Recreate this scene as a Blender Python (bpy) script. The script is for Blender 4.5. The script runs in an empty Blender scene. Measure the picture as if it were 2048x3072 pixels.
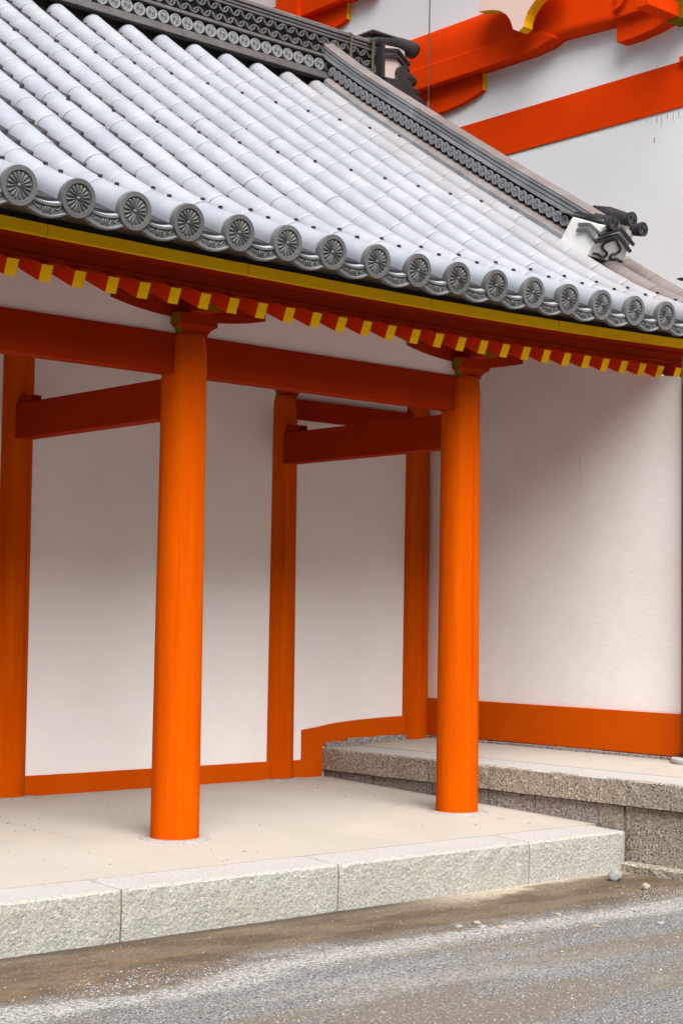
import bpy, bmesh, math, random
from mathutils import Vector, Matrix
random.seed(7)
S = bpy.context.scene
COL = S.collection
PI = math.pi
rad = math.radians

# ------------------------------------------------------------------ materials
def mat(name, base, rough=0.6, spec=0.5, vary=None, vscale=3.0, vstretch=(1,1,1), speck=None,
        bump=None, coat=0.0, stains=None, metallic=0.0, island=None, objr=None):
    """base colour, optional large-scale variation (colour2, amount), speckle [(scale, colour, lo, hi, amt)...],
       bumps [(scale, strength, distance, stretch)...]"""
    m = bpy.data.materials.new(name); m.use_nodes = True
    nt = m.node_tree; N = nt.nodes; L = nt.links
    b = N['Principled BSDF']
    b.inputs['Roughness'].default_value = rough
    b.inputs['Metallic'].default_value = metallic
    b.inputs['Specular IOR Level'].default_value = spec
    b.inputs['Coat Weight'].default_value = coat
    b.inputs['Coat Roughness'].default_value = 0.35
    tc = N.new('ShaderNodeTexCoord')
    def coord(stretch=(1,1,1)):
        mp = N.new('ShaderNodeMapping'); mp.inputs['Scale'].default_value = stretch
        L.new(tc.outputs['Object'], mp.inputs['Vector']); return mp.outputs['Vector']
    def noise(scale, stretch=(1,1,1), detail=4, rough_=0.55):
        n = N.new('ShaderNodeTexNoise'); n.inputs['Scale'].default_value = scale
        n.inputs['Detail'].default_value = detail; n.inputs['Roughness'].default_value = rough_
        L.new(coord(stretch), n.inputs['Vector']); return n.outputs['Fac']
    def ramp(fac, lo, hi):
        r = N.new('ShaderNodeMapRange'); r.inputs['From Min'].default_value = lo; r.inputs['From Max'].default_value = hi
        r.clamp = True
        L.new(fac, r.inputs['Value']); return r.outputs['Result']
    rgb = N.new('ShaderNodeRGB'); rgb.outputs[0].default_value = (*base, 1); cur = rgb.outputs[0]
    def mix(fac, c2):
        nonlocal cur
        mx = N.new('ShaderNodeMixRGB'); L.new(fac, mx.inputs[0]); L.new(cur, mx.inputs[1]); mx.inputs[2].default_value = (*c2, 1)
        cur = mx.outputs[0]
    def scale_(fac, amt):
        mm = N.new('ShaderNodeMath'); mm.operation = 'MULTIPLY'; mm.inputs[1].default_value = amt
        L.new(fac, mm.inputs[0]); return mm.outputs[0]
    if vary:
        mix(scale_(ramp(noise(vscale, vstretch, 5), .35, .7), vary[1]), vary[0])
    for s in (speck or []):
        st = s[5] if len(s) > 5 else (1,1,1)
        mix(scale_(ramp(noise(s[0], st, 3), s[2], s[3]), s[4]), s[1])
    for s in (stains or []):
        st = s[5] if len(s) > 5 else (1,1,1)
        mix(scale_(ramp(noise(s[0], st, 6, .65), s[2], s[3]), s[4]), s[1])
    if island:
        gi = N.new('ShaderNodeNewGeometry'); mix(scale_(gi.outputs['Random Per Island'], island[1]), island[0])
    if objr:
        oi = N.new('ShaderNodeObjectInfo'); mix(scale_(oi.outputs['Random'], objr[1]), objr[0])
    L.new(cur, b.inputs['Base Color'])
    prev = None
    for bs in (bump or []):
        st = bs[3] if len(bs) > 3 else (1,1,1)
        bn = N.new('ShaderNodeBump'); bn.inputs['Strength'].default_value = bs[1]; bn.inputs['Distance'].default_value = bs[2]
        L.new(noise(bs[0], st, 4), bn.inputs['Height'])
        if prev: L.new(prev, bn.inputs['Normal'])
        prev = bn.outputs['Normal']
    if prev: L.new(prev, b.inputs['Normal'])
    return m

M = {}
VERM_SHADE = (0.31, 0.022, 0.0008)  # column red darkened: shade under the eave is put into the colour
M['verm'] = mat('vermilion_paint', VERM_SHADE, .75, .03, vary=((.26,.017,.0008), .5), vscale=2.2, vstretch=(1,1,1),
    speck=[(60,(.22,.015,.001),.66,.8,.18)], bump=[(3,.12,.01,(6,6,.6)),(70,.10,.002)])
M['vermcol'] = mat('vermilion_column_paint', (.55,.078,.0004), .75, .01, vary=((.45,.050,.0004), .6), vscale=4, vstretch=(3,3,.35),
    speck=[(6,(.30,.028,.001),.655,.67,.4,(4,4,.05)),(5,(.60,.12,.001),.5,.7,.3,(3,3,.10)),(45,(.85,.16,.01),.66,.8,.25)], bump=[(5,.22,.012,(4,4,.25)),(10,.16,.004,(5,5,.15)),(80,.08,.002)])
M['vermboard'] = mat('vermilion_board_paint', (.54,.078,.0006), .75, .03, vary=((.46,.055,.0006), .6), vscale=1.5, speck=[(50,(.40,.04,.001),.66,.8,.2)], bump=[(60,.1,.002),(5,.12,.006,(1,1,2))])
M['olive'] = mat('olive_ochre_paint', (.20,.155,.010), .8, .02, vary=((.15,.11,.008), .5), vscale=9)  # the yellow paint darkened, shade on the bracket faces painted in
M['vermhall'] = mat('hall_vermilion_paint', (.78,.052,.001), .75, .03, vary=((.62,.036,.002), .65), vscale=1.3, vstretch=(1,1,1.5),
    speck=[(26,(.50,.03,.004),.66,.78,.3,(1,.25,1.6)),(120,(.6,.05,.01),.72,.8,.3)], bump=[(60,.12,.002),(9,.1,.004,(1,.4,1.5))])
M['yellow'] = mat('yellow_ochre_paint', (.93,.53,.004), .7, .05, vary=((.82,.43,.004), .5), vscale=9, speck=[(80,(.5,.26,.01),.68,.8,.35)], bump=[(60,.1,.002)])
M['plaster'] = mat('white_lime_plaster', (.86,.845,.835), .85, .08, vary=((.79,.765,.745), .8), vscale=1.3,
    speck=[(300,(.70,.68,.67),.6,.75,.35)], stains=[(5,(.72,.66,.62),.62,.8,.25,(1,1,.35)),(14,(.4,.37,.34),.775,.81,.5,(1,1,.5))],
    bump=[(48,.3,.006),(130,.2,.003),(1.7,.3,.03)])
M['plaster2'] = mat('hall_white_plaster', (.81,.81,.825), .85, .1, vary=((.77,.77,.78), .6), vscale=1.1,
    speck=[(240,(.70,.69,.69),.62,.75,.3)], stains=[(3.2,(.70,.68,.68),.62,.8,.3,(1,1,.3)),(11,(.34,.33,.32),.775,.80,.5,(1,1,.45))], bump=[(130,.22,.003),(22,.12,.005),(2,.2,.02)])
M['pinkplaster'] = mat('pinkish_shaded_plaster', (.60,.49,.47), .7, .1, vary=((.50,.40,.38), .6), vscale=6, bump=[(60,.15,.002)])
M['oniwhite'] = mat('white_shikkui_plaster', (.80,.80,.77), .6, .3, vary=((.62,.60,.57), .5), vscale=7, bump=[(60,.15,.002)])
M['tile'] = mat('pale_grey_roof_tile', (.345,.36,.39), .42, .5, vary=((.25,.265,.295), .85), vscale=4, island=((.27,.29,.33),.4),
    speck=[(60,(.40,.415,.45),.6,.75,.35)], stains=[(9,(.24,.245,.26),.63,.72,.35,(1.6,.8,.8)),(30,(.2,.2,.21),.71,.76,.35)], bump=[(40,.12,.003),(12,.12,.008)])
M['tilemid'] = mat('slightly_browned_roof_tile', (.345,.35,.375), .46, .45, vary=((.27,.262,.272), .8), vscale=3.5, island=((.24,.23,.235),.45),
    speck=[(60,(.40,.415,.45),.6,.75,.35)], stains=[(7,(.24,.20,.19),.58,.72,.5,(1.6,.8,.8))], bump=[(40,.12,.003),(12,.12,.008)])
M['tileold'] = mat('browned_roof_tile', (.23,.205,.195), .6, .3, vary=((.15,.12,.11), .8), vscale=5, island=((.12,.095,.09),.5),
    speck=[(70,(.36,.33,.32),.6,.75,.4)], stains=[(8,(.15,.115,.10),.55,.75,.6)], bump=[(50,.2,.003),(12,.15,.008)])
M['tileface'] = mat('grey_ornamental_tile', (.125,.128,.132), .42, .4, objr=((.07,.066,.058),.6), vary=((.10,.10,.10), .7), vscale=9,
    speck=[(50,(.26,.26,.265),.6,.75,.4)], bump=[(70,.15,.002)])
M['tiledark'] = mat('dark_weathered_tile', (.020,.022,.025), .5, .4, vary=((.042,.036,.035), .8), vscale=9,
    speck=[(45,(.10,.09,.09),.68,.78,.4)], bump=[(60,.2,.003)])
M['ridgegrey'] = mat('grey_ridge_tile', (.125,.115,.115), .5, .4, vary=((.08,.068,.068), .7), vscale=7,
    speck=[(40,(.30,.29,.29),.62,.76,.4)], bump=[(50,.2,.003)])
M['ridgelight'] = mat('light_grey_ridge_course', (.29,.295,.315), .48, .45, vary=((.17,.17,.18), .7), vscale=5, island=((.13,.13,.14),.5),
    speck=[(40,(.38,.38,.40),.62,.76,.4)], stains=[(11,(.17,.15,.145),.6,.75,.5)], bump=[(50,.2,.003)])
M['nail'] = mat('blackened_iron', (.015,.015,.017), .5, .5)
M['darkwood'] = mat('dark_shaded_timber', (.02,.016,.014), .8, .2)
M['granite'] = mat('pale_green_grey_granite', (.375,.368,.33), .85, .12, vary=((.34,.325,.28), .6), vscale=2.5,
    speck=[(58,(.18,.19,.185),.53,.64,.65,(1,1,1.5)),(66,(.58,.57,.52),.55,.65,.6),(95,(.12,.14,.13),.60,.68,.6)],
    stains=[(2.4,(.40,.36,.26),.56,.78,.45)], bump=[(58,.7,.012),(130,.4,.005),(9,.3,.02)])
M['granitetop'] = mat('smooth_granite_top', (.39,.375,.36), .8, .2, vary=((.35,.335,.315), .6), vscale=3,
    speck=[(55,(.24,.235,.235),.55,.66,.55),(60,(.54,.53,.51),.57,.67,.45)], bump=[(60,.5,.008),(12,.2,.01)])
M['granitebrown'] = mat('brown_speckled_granite', (.36,.32,.255), .85, .15, vary=((.28,.25,.21), .7), vscale=2.6,
    speck=[(60,(.10,.085,.075),.51,.61,.85),(55,(.62,.54,.42),.55,.64,.75),(220,(.12,.1,.09),.62,.7,.5)],
    stains=[(2.2,(.19,.145,.10),.55,.75,.5),(4,(.42,.42,.38),.55,.75,.4)], bump=[(60,.8,.014),(130,.4,.006),(9,.35,.02)])
M['granitegrey'] = mat('grey_mauve_granite', (.32,.285,.27), .85, .25, vary=((.24,.205,.18), .7), vscale=3,
    speck=[(62,(.09,.08,.085),.51,.61,.85),(56,(.54,.50,.48),.55,.64,.75),(220,(.1,.09,.09),.62,.7,.5)],
    stains=[(2.6,(.13,.10,.08),.57,.75,.5)], bump=[(60,.8,.014),(130,.4,.006),(9,.35,.02)])
M['basering'] = mat('speckled_base_stone', (.35,.325,.30), .85, .1, vary=((.28,.26,.24), .7), vscale=9, speck=[(70,(.14,.14,.14),.55,.66,.6),(80,(.48,.47,.46),.57,.67,.5)], bump=[(70,.6,.008)])
M['floor'] = mat('beige_rammed_floor', (.385,.355,.308), .8, .12, vary=((.35,.322,.272), .7), vscale=1.7,
    speck=[(60,(.62,.555,.48),.6,.75,.35,(1,1,1))], stains=[(26,(.68,.62,.54),.70,.76,.45,(.45,1,1)),(1.1,(.47,.40,.32),.56,.75,.45)],
    bump=[(55,.08,.002),(8,.1,.006)])
M['leaf'] = mat('brown_leaf_litter', (.16,.10,.06), .8, .2)
M['rope'] = mat('dark_twisted_rope', (.03,.025,.02), .8, .2)
M['strap'] = mat('weathered_strap', (.10,.085,.06), .7, .2)
M['copper'] = mat('dark_bronze_cable', (.07,.065,.05), .5, .5, vary=((.10,.09,.05),.5), vscale=12)
M['hallwood'] = mat('deep_red_eave_paint', (.40,.028,.006), .7, .2, vary=((.3,.02,.005),.5), vscale=3)
M['pendant'] = mat('white_chalk_paint', (.88,.63,.55), .7, .1, vary=((.84,.57,.49),.5), vscale=4)
M['st_w'] = mat('pale_pebble', (.43,.43,.42), .8, .3, vary=((.4,.38,.36),.6), vscale=20, bump=[(90,.4,.003)])
M['st_m'] = mat('mid_grey_pebble', (.27,.27,.268), .85, .15)
M['st_b'] = mat('brown_grit', (.14,.105,.07), .85, .15)
M['st_g'] = mat('blue_grey_pebble', (.15,.155,.165), .85, .15)
M['st_t'] = mat('tan_pebble', (.30,.25,.19), .8, .3, vary=((.32,.26,.2),.6), vscale=20, bump=[(90,.4,.003)])
M['st_o'] = mat('orange_pebble', (.50,.25,.13), .8, .3)
M['rock'] = mat('grey_field_stone', (.24,.24,.245), .85, .15, vary=((.38,.36,.33),.8), vscale=9, bump=[(30,.7,.01),(90,.4,.003)])
M['rocktan'] = mat('tan_field_stone', (.33,.28,.22), .85, .15, vary=((.24,.20,.15),.8), vscale=9, bump=[(30,.7,.01),(90,.4,.003)])

def ground_material():
    m = bpy.data.materials.new('yard_gravel_and_damp_earth'); m.use_nodes = True
    nt = m.node_tree; N = nt.nodes; L = nt.links; b = N['Principled BSDF']
    tc = N.new('ShaderNodeTexCoord')
    sep = N.new('ShaderNodeSeparateXYZ'); L.new(tc.outputs['Object'], sep.inputs[0])
    def noise(scale, st=(1,1,1), detail=5, rg=.6, rot=0):
        mp = N.new('ShaderNodeMapping'); mp.inputs['Scale'].default_value = st; mp.inputs['Rotation'].default_value = (0,0,rot)
        L.new(tc.outputs['Object'], mp.inputs[0])
        n = N.new('ShaderNodeTexNoise'); n.inputs['Scale'].default_value = scale; n.inputs['Detail'].default_value = detail
        n.inputs['Roughness'].default_value = rg
        L.new(mp.outputs[0], n.inputs['Vector']); return n.outputs['Fac']
    def mr(v, a, c, lo=0., hi=1.):
        r = N.new('ShaderNodeMapRange'); r.clamp = True; r.interpolation_type = 'SMOOTHSTEP'
        for k, x in zip(('From Min','From Max','To Min','To Max'), (a,c,lo,hi)): r.inputs[k].default_value = x
        L.new(v, r.inputs[0]); return r.outputs[0]
    def mth(op, a, c):
        x = N.new('ShaderNodeMath'); x.operation = op
        for i, v in enumerate((a,c)):
            if isinstance(v,(int,float)): x.inputs[i].default_value = v
            else: L.new(v, x.inputs[i])
        return x.outputs[0]
    def mixc(f, a, c):
        x = N.new('ShaderNodeMixRGB')
        if isinstance(f,(int,float)): x.inputs[0].default_value = f
        else: L.new(f, x.inputs[0])
        for i, v in ((1,a),(2,c)):
            if isinstance(v, tuple): x.inputs[i].default_value = (*v,1)
            else: L.new(v, x.inputs[i])
        return x.outputs[0]
    # distance from the curb, wobbled
    wob = mth('ADD', mth('MULTIPLY', mth('SUBTRACT', noise(1.3,(.5,1,1)), .5), 0.75), mth('MULTIPLY', mth('SUBTRACT', noise(7), .5), 0.22))
    y = mth('ADD', sep.outputs['Y'], wob)
    gravel = mr(mth('ADD', y, mth('MULTIPLY', mth('SUBTRACT', noise(40,detail=3), .5), .5)), -1.72, -2.02)              # 0 near the curb, 1 in the yard
    grit = noise(62, detail=3); grit2 = noise(34, detail=3); grit3 = noise(85, detail=2)
    gcol = mixc(mr(grit,.40,.62), (.072,.069,.062), (.205,.198,.185))
    gcol = mixc(mth('MULTIPLY', mr(grit3,.54,.64), .8), gcol, (.40,.405,.41))
    gcol = mixc(mth('MULTIPLY', mr(grit2,.62,.72), .4), gcol, (.25,.21,.18))
    # sandy tracks in the gravel
    gcol = mixc(mth('MULTIPLY', mr(noise(2.0,(.35,1.4,1),rot=.35),.45,.60), .75), gcol, (.15,.122,.09))
    gcol = mixc(mth('MULTIPLY', mr(noise(1.1,(.4,1.5,1),rot=.25),.54,.66), mr(grit,.42,.58,.1,.7)), gcol, (.33,.322,.30))
    # lighter washed gravel streak beside the damp earth
    band = mth('MULTIPLY', mr(y,-1.90,-2.0), mr(y,-2.28,-2.10))
    gcol = mixc(mth('MULTIPLY', band, mr(grit,.42,.60,.15,.8)), gcol, (.47,.455,.425))
    ecol = mixc(mr(noise(3.2,(.6,1.6,1)),.38,.62), (.085,.060,.038), (.15,.112,.074))
    ecol = mixc(mth('MULTIPLY', mr(grit,.5,.66), .6), ecol, (.075,.05,.03))
    ecol = mixc(mth('MULTIPLY', mr(grit3,.6,.7), .6), ecol, (.40,.32,.25))
    ecol = mixc(mth('MULTIPLY', mr(noise(5,(.5,1.5,1)),.55,.68), .5), ecol, (.19,.12,.062))
    ecol = mixc(mth('MULTIPLY', mr(sep.outputs['Y'],-1.24,-1.14), .75), ecol, (.045,.036,.026))
    # dry pale earth at the right end near the terrace corner
    dry = mth('MULTIPLY', mr(sep.outputs['X'], .5, 1.5), mr(mth('ADD', y, mth('MULTIPLY', sep.outputs['X'], -.16)), -1.66, -1.50))
    ecol = mixc(dry, ecol, mixc(mr(grit,.4,.65), (.34,.28,.21), (.48,.41,.32)))
    col = mixc(gravel, ecol, gcol)
    L.new(col, b.inputs['Base Color'])
    rg = mr(gravel, 0, 1, .62, .85); L.new(rg, b.inputs['Roughness'])
    b.inputs['Specular IOR Level'].default_value = .3
    bn = N.new('ShaderNodeBump'); bn.inputs['Strength'].default_value = .9; bn.inputs['Distance'].default_value = .012
    L.new(mth('ADD', grit, mth('MULTIPLY', grit2, .8)), bn.inputs['Height'])
    b2 = N.new('ShaderNodeBump'); b2.inputs['Strength'].default_value = .5; b2.inputs['Distance'].default_value = .04
    L.new(noise(6), b2.inputs['Height']); L.new(bn.outputs[0], b2.inputs['Normal'])
    L.new(b2.outputs[0], b.inputs['Normal'])
    return m
M['ground'] = ground_material()

# ------------------------------------------------------------------ mesh builder
class MB:
    def __init__(s): s.v = []; s.f = []; s.mi = []; s.sm = []; s.cur = 0; s.smooth = False
    def add(s, vs, fs):
        o = len(s.v); s.v += [tuple(v) for v in vs]
        for f in fs: s.f.append([i+o for i in f]); s.mi.append(s.cur); s.sm.append(s.smooth)
    def box(s, x0,x1,y0,y1,z0,z1):
        s.add([(x0,y0,z0),(x1,y0,z0),(x1,y1,z0),(x0,y1,z0),(x0,y0,z1),(x1,y0,z1),(x1,y1,z1),(x0,y1,z1)],
              [(0,3,2,1),(4,5,6,7),(0,1,5,4),(1,2,6,5),(2,3,7,6),(3,0,4,7)])
    def prism(s, pts, axis, a, b):
        """closed 2-D outline extruded along axis from a to b; pts are the two other coordinates in order"""
        n = len(pts)
        def P(p, t):
            if axis == 'x': return (t, p[0], p[1])
            if axis == 'y': return (p[0], t, p[1])
            return (p[0], p[1], t)
        s.add([P(p,a) for p in pts]+[P(p,b) for p in pts],
              [tuple(range(n)), tuple(range(2*n-1,n-1,-1))]+[(i,(i+1)%n,n+(i+1)%n,n+i) for i in range(n)])
    def rings(s, rings, closed=True, cap=True):
        n = len(rings[0]); fs = []
        m = n if closed else n-1
        for k in range(len(rings)-1):
            for i in range(m): fs.append((k*n+i, k*n+(i+1)%n, (k+1)*n+(i+1)%n, (k+1)*n+i))
        vs = [v for r in rings for v in r]
        s.add(vs, fs)
        if cap and closed:
            sm = s.smooth; s.smooth = False
            s.add(rings[0], [tuple(range(n-1,-1,-1))]); s.add(rings[-1], [tuple(range(n))]); s.smooth = sm
    def tube(s, path, r, n=10, cap=True):
        path = [Vector(p) for p in path]; rs = r if isinstance(r,(list,tuple)) else [r]*len(path)
        out = []; up = Vector((0,0,1))
        for i, p in enumerate(path):
            t = (path[min(i+1,len(path)-1)]-path[max(i-1,0)]).normalized()
            a = up if abs(t.dot(up)) < .95 else Vector((1,0,0))
            u = t.cross(a).normalized(); w = u.cross(t).normalized()
            out.append([tuple(p+rs[i]*(math.cos(2*PI*k/n)*u+math.sin(2*PI*k/n)*w)) for k in range(n)])
        s.rings(out, True, cap)
    def build(s, name, mats, parent=None, bevel=0, recalc=True, seg=2):
        me = bpy.data.meshes.new(name); me.from_pydata(s.v, [], s.f)
        if not isinstance(mats, (list,tuple)): mats = [mats]
        for m in mats: me.materials.append(M[m])
        me.polygons.foreach_set('material_index', s.mi); me.polygons.foreach_set('use_smooth', s.sm)
        if recalc or bevel:
            bm = bmesh.new(); bm.from_mesh(me)
            bmesh.ops.remove_doubles(bm, verts=bm.verts, dist=1e-5)
            bmesh.ops.recalc_face_normals(bm, faces=bm.faces)
            if bevel:
                es = [e for e in bm.edges if len(e.link_faces)==2 and e.calc_face_angle(0) > .6]
                bmesh.ops.bevel(bm, geom=es, offset=bevel, segments=seg, profile=.6, affect='EDGES')
            bm.to_mesh(me); bm.free()
        me.update()
        return link(name, me, parent)

def link(name, me, parent=None, loc=None):
    o = bpy.data.objects.new(name, me); COL.objects.link(o)
    if parent: o.parent = parent
    if loc: o.location = loc
    return o
def tag(o, label=None, cat=None, group=None, kind=None):
    if label: o['label'] = label
    if cat: o['category'] = cat
    if group: o['group'] = group
    if kind: o['kind'] = kind
    return o
def thing(name, label, cat, loc=(0,0,0), group=None):
    o = bpy.data.objects.new(name, None); COL.objects.link(o); o.location = loc; o.empty_display_size = .1
    return tag(o, label, cat, group)
def box(name, m, parent, x0,x1,y0,y1,z0,z1, bevel=0):
    b = MB(); b.box(x0,x1,y0,y1,z0,z1); return b.build(name, m, parent, bevel)

FS = .034                                   # floor falls towards the yard
def zf(y): return FS*y                      # corridor floor height
GZ = -.295                                  # yard level
YW = 1.90                                   # face of the corridor's back wall
XW = 3.88                                   # face of the end wall
XU = 4.90                                   # face of the tall hall's wall

# ------------------------------------------------------------------ setting
g = MB(); n = 60
# fine grid near, big sheet beyond
g.add([(-220,-220,GZ),(220,-220,GZ),(220,220,GZ),(-220,220,GZ)], [(0,1,2,3)])
tag(g.build('gravel_yard', 'ground'), 'gravel yard with a damp brown earth strip along the stone curb', 'ground', kind='structure')

# corridor floor: sloping slab
f = MB()
f.add([(-9,-.835,zf(-.835)),(2.80,-.835,zf(-.835)),(2.80,1.95,zf(1.95)),(-9,1.95,zf(1.95)),
       (-9,-.835,GZ-.1),(2.80,-.835,GZ-.1),(2.80,1.95,GZ-.1),(-9,1.95,GZ-.1)],
      [(0,1,2,3),(7,6,5,4),(0,4,5,1),(1,5,6,2),(2,6,7,3),(3,7,4,0)])
floor = tag(f.build('corridor_floor', 'floor'), 'smooth beige earthen floor under the covered corridor', 'floor', kind='structure')

m = MB(); rj_ = random.Random(17)
for pts in ([(-.60,1.7),(-.55,.9),(-.50,.15)],[(.75,-.02),(.95,-.45),(1.10,-.83)],[(-2.2,.6),(-1.4,.2)]):
    q = []
    for a,b_ in zip(pts[:-1],pts[1:]):
        for i in range(12):
            t = i/12; q.append((a[0]+(b_[0]-a[0])*t+rj_.uniform(-.004,.004), a[1]+(b_[1]-a[1])*t))
    for a,b_ in zip(q[:-1],q[1:]):
        m.add([(a[0]-.0018,a[1],zf(a[1])+.0012),(a[0]+.0018,a[1],zf(a[1])+.0012),(b_[0]+.0018,b_[1],zf(b_[1])+.0012),(b_[0]-.0018,b_[1],zf(b_[1])+.0012)],[(0,1,2,3)])
M['crack'] = mat('dusty_crack', (.36,.31,.25), .9, .1)
o = m.build('floor_crack','crack',recalc=False); o.parent = floor
def litter(parent_name, xs, n, seed, zfun, m='leaf'):
    r = random.Random(seed); b = MB()
    for i in range(n):
        x = r.uniform(xs[0],xs[1]); y = r.uniform(xs[2],xs[3]); a = r.uniform(0,PI); l = r.uniform(.006,.016); w = r.uniform(.002,.005)
        dx, dy = math.cos(a), math.sin(a); z = zfun(x,y)+.001
        b.add([(x-dx*l,y-dy*l,z),(x+dy*w,y-dx*w,z+.003),(x+dx*l,y+dy*l,z+.001),(x-dy*w,y+dx*w,z+.002)], [(0,1,2,3)])
    return b.build(parent_name, m, recalc=False)
tag(litter('leaf_litter', (-2.2,2.6,-.8,1.8), 80, 4, lambda x,y: zf(y)), 'tiny dry brown leaf scraps scattered over the beige corridor floor', 'leaf litter', kind='stuff')

# ------------------------------------------------------------------ stone curb
curb = thing('stone_curb', 'long pale green granite curb edging the corridor floor above the yard', 'curb', (0,-.98,GZ))
def local(o, root):                          # geometry is written in world coordinates
    o.matrix_parent_inverse = Matrix.Translation(root.location).inverted(); return o
cj = [-5.9,-4.45,-2.95,-1.118,.29,1.826,2.735]
rc = random.Random(3)
for a, b_ in zip(cj[:-1], cj[1:]):
    m = MB(); nx = max(6,int((b_-a)/.07)); x0, x1 = a+.0045, b_-.0045
    zt, zb = zf(-1.13)+.0015*rc.uniform(-1,1), GZ-.06
    prof = [(-.84,zb),(-1.122,zb),(-1.128,-.20),(-1.13,-.09),(-1.128,zt-.014),(-1.114,zt-.001),(-.98,zt+.002),(-.84,zt+.008)]
    rings = []
    for i in range(nx+1):
        x = x0+(x1-x0)*i/nx; e = 0 if 0<i<nx else .006
        rings.append([(x, p[0]+(rc.uniform(-.0025,.0025) if 0<k<6 else 0)+(e if 0<k<5 else 0), p[1]+(rc.uniform(-.0015,.0015) if 2<k<7 else 0)-(e*.6 if 3<k<8 else 0)) for k,p in enumerate(prof)])
    m.rings(rings)
    o = m.build('curb_stone', ['granite','granitetop'], curb); local(o, curb)
    for p in o.data.polygons:
        if p.normal.z > .8: p.material_index = 1

# ------------------------------------------------------------------ upper stone terrace beside the hall
ter = thing('stone_terrace', 'brown speckled granite terrace stepping up at the corridor end', 'terrace', (3.3,0,GZ))
XS = 2.75
def slab(name, mats, x0,x1,y0,y1,z0,z1, j=.003, par=ter, seed=0):
    r = random.Random(seed+int((y0+50)*97)); m = MB(); ny = max(4,int((y1-y0)/.08)); rings = []
    for i in range(ny+1):
        y = y0+(y1-y0)*i/ny; e = 0 if 0<i<ny else .005
        J = lambda q=1: r.uniform(-j,j)*q
        rings.append([(x1,y,z0),(x0+e,y,z0+J(.5)),(x0+J()+e,y,(z0+z1)/2),(x0+J()+e,y,z1-.012),(x0+.012+J(.4)+e,y,z1-.001+J(.3)-e*.4),(x1,y,z1)])
    m.rings(rings); o = m.build(name, mats, par); local(o, par)
    if len(mats) > 1:
        for p in o.data.polygons:
            if p.normal.z > .8: p.material_index = 1
    return o
cap = [-5.2,-3.4,-1.9,.120,.318+.35,1.90] 
cap = [-5.2,-3.6,-2.1,-.0+.115,.70,1.955]
for a,b_ in zip(cap[:-1],cap[1:]): slab('cap_stone', ['granitebrown','granitetop'], XS, 3.13, a+.004, b_-.004, .117, .286, .0035)
rj = [-5.2,-4.0,-2.6,-1.075,-.86,-.30,.135,.70,1.332,1.955]
for a,b_ in zip(rj[:-1],rj[1:]): slab('riser_stone', ['granitegrey' if a>-1.07 else 'granitebrown'], XS+.035+.004*random.uniform(-1,1), 3.10, a+.005, b_-.005, GZ-.05, .1165, .003)
for a,b_ in zip([-5.2,-3.9,-2.5],[-3.9,-2.5,-1.10]): slab('plinth_stone', ['granitebrown'], 2.69, 2.78, a+.003, b_-.003, GZ-.05, -.238, .004)
m = MB()
m.add([(3.128,-5.2,.286),(4.00,-5.2,.330),(4.00,1.955,.334),(3.128,1.955,.290),(3.128,-5.2,GZ),(4.00,-5.2,GZ),(4.00,1.955,GZ),(3.128,1.955,GZ)],
      [(0,1,2,3),(7,6,5,4),(0,4,5,1),(1,5,6,2),(2,6,7,3),(3,7,4,0)])
local(m.build('terrace_floor', 'floor', ter), ter)
m = MB(); r_ = random.Random(8)
yy = -.74
while yy < 1.9:
    l = r_.uniform(.25,.5); y2 = min(yy+l, 1.9); m.box(3.822+r_.uniform(0,.006), 3.93, yy, y2-.004, .30, .347+r_.uniform(-.003,.002)); yy = y2
o = m.build('wall_footing_stone', 'granitegrey', ter, .004); local(o, ter)
m = MB(); xx = 2.78
while xx < 3.66:
    l = r_.uniform(.2,.4); x2 = min(xx+l, 3.66); zt_ = .300+.055*min(1,((x2-2.78)/.6))**.7
    m.box(xx, x2-.003, YW-.035, YW+.05, .25, zt_); xx = x2
o = m.build('wall_footing_stone', 'granitegrey', ter, .004); local(o, ter)
m = MB(); m.smooth = True
def disc(m, x, y, z, r, h, n=40, jit=0, seed=0):
    rr = random.Random(seed); js = [1+rr.uniform(-jit,jit) for _ in range(n)]
    def ring(q,zz): return [(x+r*q*js[k]*math.cos(2*PI*k/n), y+r*q*js[k]*math.sin(2*PI*k/n), zz) for k in range(n)]
    m.rings([ring(1.0,z-.05),ring(1.0,z+h*.5),ring(.97,z+h)])
disc(m, 3.86, -.885, .34, .21, .014, jit=.01)
o = m.build('column_base_stone', 'granitetop', ter, recalc=True); local(o, ter)

# ------------------------------------------------------------------ corridor building
cor = thing('covered_corridor', 'vermilion columned corridor with white plaster walls under a grey tiled roof', 'building', (0,0,0))

def column_mesh(h, z0, name='column', r=.1425, cut=None):
    m = MB(); m.smooth = True; n = 56; rr = random.Random(int(h*1000))
    zs = [z0-.01, z0+.02, z0+.4, z0+.9, z0+1.4, z0+1.9, z0+2.3, h-.22, h-.11, h-.06, h-.03, h-.012, h]
    rs = [1,1,.996,.985,.972,.958,.95,.944,.935,.915,.888,.855,.80]
    m.rings([[(r*q*math.cos(2*PI*k/n), r*q*math.sin(2*PI*k/n), z) for k in range(n)] for z,q in zip(zs,rs)])
    me = bpy.data.meshes.new(name); me.from_pydata(m.v, [], m.f)
    me.polygons.foreach_set('use_smooth', m.sm); me.materials.append(M['vermcol'])
    return me
CT = 2.962
cm = column_mesh(CT, 0)
X1, X2 = 0.0, 2.337
YB = 1.975
for x in (-4.674,-2.337, X1, X2):
    o = link('column', cm, cor, (x,0,0)); o.rotation_euler = (0,0,1.3+x*2.1)
    b = MB(); b.smooth = True; disc(b, 0, 0, zf(0), .212, .006, jit=.015, seed=int(x*10)); b.build('base_stone', 'basering', o)
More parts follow.
